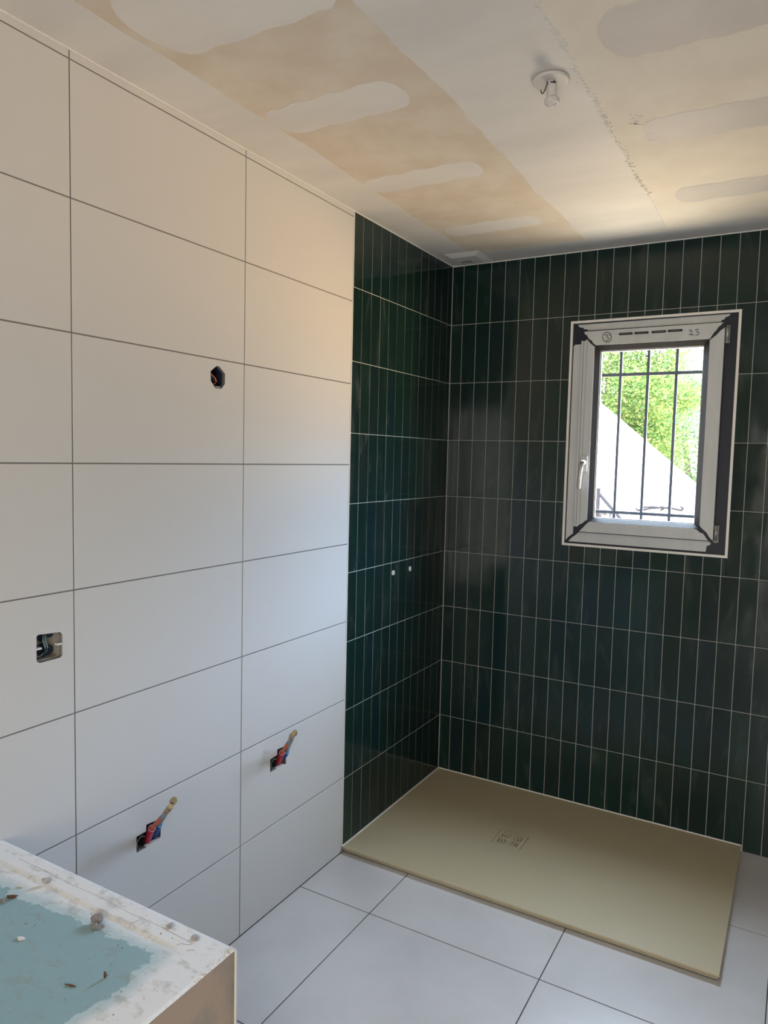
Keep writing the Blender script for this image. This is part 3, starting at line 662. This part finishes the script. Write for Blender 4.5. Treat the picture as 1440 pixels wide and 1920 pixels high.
# ------------------------------------------------------------------ debris on the ledge
def lump(name, px, size, m, label, cat, seed, squash=(1,1,1), rot=0, group=None, rough=.16):
    p = at(px[0], px[1], 2, BZ-.004); z = lz(p.x, p.y)
    bm = bmesh.new(); bmesh.ops.create_icosphere(bm, subdivisions=4, radius=1); rs = random.Random(seed); ph = [rs.uniform(0,6.28) for _ in range(9)]
    for v in bm.verts:
        c = v.co; n = 1+rough*(math.sin(c.x*3+ph[0])*math.sin(c.y*3.4+ph[1])+.6*math.sin(c.z*5+ph[2]+c.x*4)+.35*math.sin(c.y*11+ph[3])*math.sin(c.x*9+ph[4])+.2*math.sin(c.z*19+ph[5]))
        v.co = Vector((c.x*squash[0], c.y*squash[1], c.z*squash[2]))*n*size
    zmin = min(v.co.z for v in bm.verts)
    for v in bm.verts: v.co.z -= zmin+.0003
    me = bpy.data.meshes.new(name); bm.to_mesh(me); bm.free(); me.materials.append(m)
    for q in me.polygons: q.use_smooth = True
    o = bpy.data.objects.new(name, me); C.objects.link(o); o.location = (p.x, p.y, z); o.rotation_euler = (0,0,rot); return tag(o, label, cat, group)
lump('mortar_lump', (182,1733), .0098, M['stone'], 'larger rounded grey mortar lump on the ledge', 'mortar lump', 1, (1.05,.95,.85), group='mortar lumps on the ledge')
lump('mortar_lump', (178,1744), .0062, M['stone'], 'smaller grey mortar lump touching the larger one on the ledge', 'mortar lump', 2, (1,.9,.9), rough=.22, group='mortar lumps on the ledge')
lump('mortar_lump', (192,1741.5), .0034, M['stone'], 'tiny grey mortar crumb to the right of the two mortar lumps', 'mortar lump', 12, (1,.9,.9), rough=.25, group='mortar lumps on the ledge')
lump('mortar_flake', (87,1659), .0070, M['flake'], 'striped grey mortar flake leaning on the step of the ledge', 'mortar flake', 3, (1.3,.55,.75), rot=.6, group='mortar flakes on the ledge')
lump('mortar_flake', (320,1741), .0062, M['flake'], 'flat round grey mortar flake on the white ledge edge, near the crack', 'mortar flake', 4, (1,1,.35), group='mortar flakes on the ledge')
lump('mortar_flake', (367.5,1763), .0068, M['flake'], 'flat grey mortar flake on the white ledge edge, nearest the ledge corner', 'mortar flake', 5, (1.2,.8,.30), group='mortar flakes on the ledge')
lump('brown_scrap', (22,1686), .0062, M['twig'], 'dark brown scrap at the far left of the ledge', 'scrap', 6, (1.6,.6,.4), rot=.5, rough=.3, group='dirty scraps on the ledge')
lump('brown_scrap', (7,1694), .0055, M['stone'], 'dirty grey-brown crumb at the left image edge on the ledge', 'scrap', 7, (1.5,.7,.4), rot=.2, rough=.3, group='dirty scraps on the ledge')
lump('plaster_chip', (39,1665), .0050, M['silicone'], 'pale plaster chip beside the striped flake on the ledge', 'plaster chip', 8, (1.2,.6,.4), rot=.4, rough=.3, group='plaster chips on the ledge')
lump('plaster_chip', (39,1764), .0052, M['silicone'], 'pale plaster chip lying on the bare green board', 'plaster chip', 9, (1.3,.8,.3), rough=.3, group='plaster chips on the ledge')
lump('wood_splinter', (132,1852), .0085, M['twig'], 'thin brown splinter lying on the green board', 'splinter', 10, (1.2,.18,.15), rot=.25, rough=.15, group='splinters on the ledge')
lump('wood_splinter', (197,1837), .0070, M['twig'], 'short dark splinter standing up on the green board', 'splinter', 11, (.35,.25,.8), rough=.2, group='splinters on the ledge')
b = MB(); rs = random.Random(21)
for q in range(230):
    x = rs.uniform(.02,.65); y = rs.uniform(-2.62,-2.235)
    if rs.random() < .5 and x < .45: continue
    r = rs.choice((.0004,.0005,.0007,.0009,.0012)); z = lz(x,y)
    b.prism([(x+r*math.cos(g)*rs.uniform(.6,1.6), y+r*math.sin(g)) for g in (0,1.2,2.4,3.6,4.8)], 2, z-.0002, z+r*.8)
o = b.build('dust_specks', M['stone']); tag(o, 'fine grey crumbs and dust scattered over the ledge top', 'dust', kind='stuff')
# ------------------------------------------------------------------ outdoors
M['canvas'] = mat('white_canvas', (.20,.20,.20), .7, noise=(.8,(.15,.155,.16),.45,.7))
M['wood'] = mat('grey_timber', (.010,.010,.012), .8, spec=0)
M['brick'] = mat('rubble', (.014,.013,.012), .9, spec=0, noise=(14,(.06,.055,.05),.45,.6))
M['grass'] = mat('dry_gravel', (.30,.22,.15), .9, noise=(9,(.25,.19,.13),.4,.6))
b = MB().box(-14, 3, 4.3, 22, -.7, -.45); tag(b.build('garden_ground', M['grass']), kind='structure')
TYY = 5.2
tent = empty('canvas_shelter', (-1.2, 6.2, -.45), 'white canvas shelter with sloping roof standing in the garden outside', 'shelter')
e0 = at(1117, 793, 1, TYY); e1 = at(1313, 962, 1, TYY); sl = (e1.z-e0.z)/(e1.x-e0.x)
apx = e0.x-.55; apz = e0.z-.55*sl; ev = e1.x+.10; evz = e1.z+.10*sl
b = MB()
n = 24
for side in (1,-1):
    V = []; 
    for i in range(n+1):
        for j in range(9):
            t = i/n; x = apx+side*(ev-apx)*t; z = apz+(evz-apz)*t - .05*math.sin(math.pi*t)*math.sin(math.pi*j/8)
            V.append((x, TYY-.02+2.2*j/8, z))
    k = len(V); V += [(x,y,z-.012) for x,y,z in V]
    Fc = [(i*9+j,(i+1)*9+j,(i+1)*9+j+1,i*9+j+1) for i in range(n) for j in range(8)]
    F2 = [tuple(q+k for q in f[::-1]) for f in Fc]; rim = [(i*9,k+i*9,k+(i+1)*9,(i+1)*9) for i in range(n)] + [(i*9+8,(i+1)*9+8,k+(i+1)*9+8,k+i*9+8) for i in range(n)]
    b.add(V, Fc+F2+rim)
b.build('roof_sheet', M['canvas'], tent, smooth=True)
b = MB(); b.prism([(apx,apz-.013),(ev-.05,evz+.02),(ev-.05,.35),(2*apx-ev+.05,.35),(2*apx-ev+.05,evz+.02)], 1, TYY, TYY+.01); b.build('gable_panel', M['canvas'], tent)
for x in (ev-.04, 2*apx-ev+.04):
    for y in (TYY+.03, TYY+2.1): MB().tube([(x,y,-.46),(x,y,evz)], .022, 10).build('pole', M['hinge'], tent)
# dark timber brace and rubble pile at the lower left of the view
yy = 4.6
br_ = empty('timber_brace', (at(1120,960,1,yy).x, yy, -.45), 'dark timber brace leaning by a low wall outside, lower left of the window view', 'timber')
p0 = at(1114, 915, 1, yy); p1 = at(1150, 957, 1, yy); p2 = at(1120, 960, 1, yy)
q1 = p0+(p1-p0)*4; MB().tube([p0-(p1-p0)*.6, p1, p1+(p1-p0)*1.2], .018, 6).build('brace', M['wood'], br_)
MB().tube([(p2.x,yy,-.45),(p2.x,yy,p0.z)], .022, 6).build('post', M['wood'], br_)
zt_ = at(1130,960,1,yy).z; x0_ = at(1105,970,1,yy).x; x1_ = at(1158,970,1,yy).x
b = MB(); rs = random.Random(4)
b.prism([(x0_-.8,-.45),(x0_-.8,zt_),(x1_-.12,zt_-.02),(x1_+.1,-.2),(x1_+.1,-.45)], 1, yy+.05, yy+.30)
tag(b.build('garden_wall', M['brick']), 'rough low garden wall outside, just visible at the lower left of the window', 'wall')
# bent cable lying over the shelter eave
y5 = TYY-.02
b = MB(); L_ = [(1192,953),(1196,957),(1205,956),(1220,953),(1240,951.5),(1255,952.5),(1268,955),(1278,957),(1282,955),(1276,950)]
b.tube([at(u,v,1,y5) for u,v in L_], .011, 8); L_ = [(1205,951),(1225,950),(1239,952),(1241,948),(1244,953),(1238,957),(1250,951)]
b.tube([at(u,v,1,y5) for u,v in L_], .008, 8)
b.build('bent_cable', M['wood'], tent, smooth=True)
# trestle carrying it
# trees
def leafmat(name, c1, c2):
    m = bpy.data.materials.new(name); m.use_nodes = True; N = m.node_tree; N.nodes.clear(); L = N.links
    a = N.nodes.new('ShaderNodeAttribute'); a.attribute_name = 'tile_rand'
    mx = N.nodes.new('ShaderNodeMix'); mx.data_type = 'RGBA'; mx.inputs[6].default_value = (*c1,1); mx.inputs[7].default_value = (*c2,1); L.new(a.outputs['Fac'], mx.inputs[0])
    d = N.nodes.new('ShaderNodeBsdfDiffuse'); t = N.nodes.new('ShaderNodeBsdfTranslucent'); L.new(mx.outputs[2], d.inputs[0]); L.new(mx.outputs[2], t.inputs[0])
    ms = N.nodes.new('ShaderNodeMixShader'); ms.inputs[0].default_value = .4; L.new(d.outputs[0], ms.inputs[1]); L.new(t.outputs[0], ms.inputs[2])
    o = N.nodes.new('ShaderNodeOutputMaterial'); L.new(ms.outputs[0], o.inputs[0]); return m
M['leafA'] = leafmat('yellow_green_leaf', (.016,.050,.014), (.110,.135,.036))
M['leafB'] = leafmat('green_leaf', (.022,.070,.030), (.110,.160,.060))
M['bark'] = mat('bark', (.05,.04,.03), .9)
def tree(label, base, blobs, nleaf, lm, seed):
    root = empty('leafy_tree', base, label, 'tree'); rs = random.Random(seed); b = MB()
    tot = sum(r**3 for *_, r in blobs)
    for (x,y,z,r) in blobs:
        cl = [(rs.gauss(0,1),rs.gauss(0,1),rs.gauss(0,1)) for _ in range(26)]
        cl = [Vector(c).normalized()*r*rs.uniform(.45,1.0) for c in cl]
        for q in range(int(nleaf*r**3/tot)):
            c = rs.choice(cl); p = Vector((x,y,z))+c+Vector((rs.gauss(0,1),rs.gauss(0,1),rs.gauss(0,.8)))*r*.19
            u = Vector((rs.gauss(0,1),rs.gauss(0,1),rs.gauss(0,.6))).normalized(); w = u.cross(Vector((rs.gauss(0,1),rs.gauss(0,1),rs.gauss(0,1)))).normalized(); n_ = u.cross(w)
            s = rs.uniform(.016,.036)
            b.add([p-u*s, p+w*s*.45+n_*s*.12, p+u*s, p-w*s*.45+n_*s*.12], [(0,1,2),(0,2,3)], rs.random())
    b.build('foliage', lm, root, attr=True)
    t = MB(); top = Vector(blobs[0][:3]); bs = Vector(base)
    t.tube([bs, bs.lerp(top,.35)+Vector((.06,0,0)), bs.lerp(top,.7), top], [.12,.09,.07,.04], 10)
    t.build('trunk', M['bark'], root, smooth=True)
    k = MB()
    for (x,y,z,r) in blobs[1:]: k.tube([bs.lerp(top,.5), Vector((x,y,z))], [.05,.02], 8)
    if k.v: k.build('branch', M['bark'], root, smooth=True)
tree('tall yellow-green leafy tree filling the upper left of the window view', (-1.5,9.0,-.45), [(-1.35,9.0,3.0,1.05),(-.75,8.8,2.5,.80),(-1.9,9.1,2.2,1.0),(-.60,9.0,3.30,.50),(-1.1,9,1.7,.9),(-1.35,9,3.95,.7)], 75000, M['leafA'], 1)
tree('dense green tree behind at the right of the window view', (-.4,13.2,-.45), [(-.75,13.2,2.2,1.25),(.2,13.3,2.6,1.0),(-.7,13.0,1.0,1.0),(-1.6,13.6,2.7,1.3),(-1.0,13.4,3.4,.8)], 60000, M['leafB'], 2)
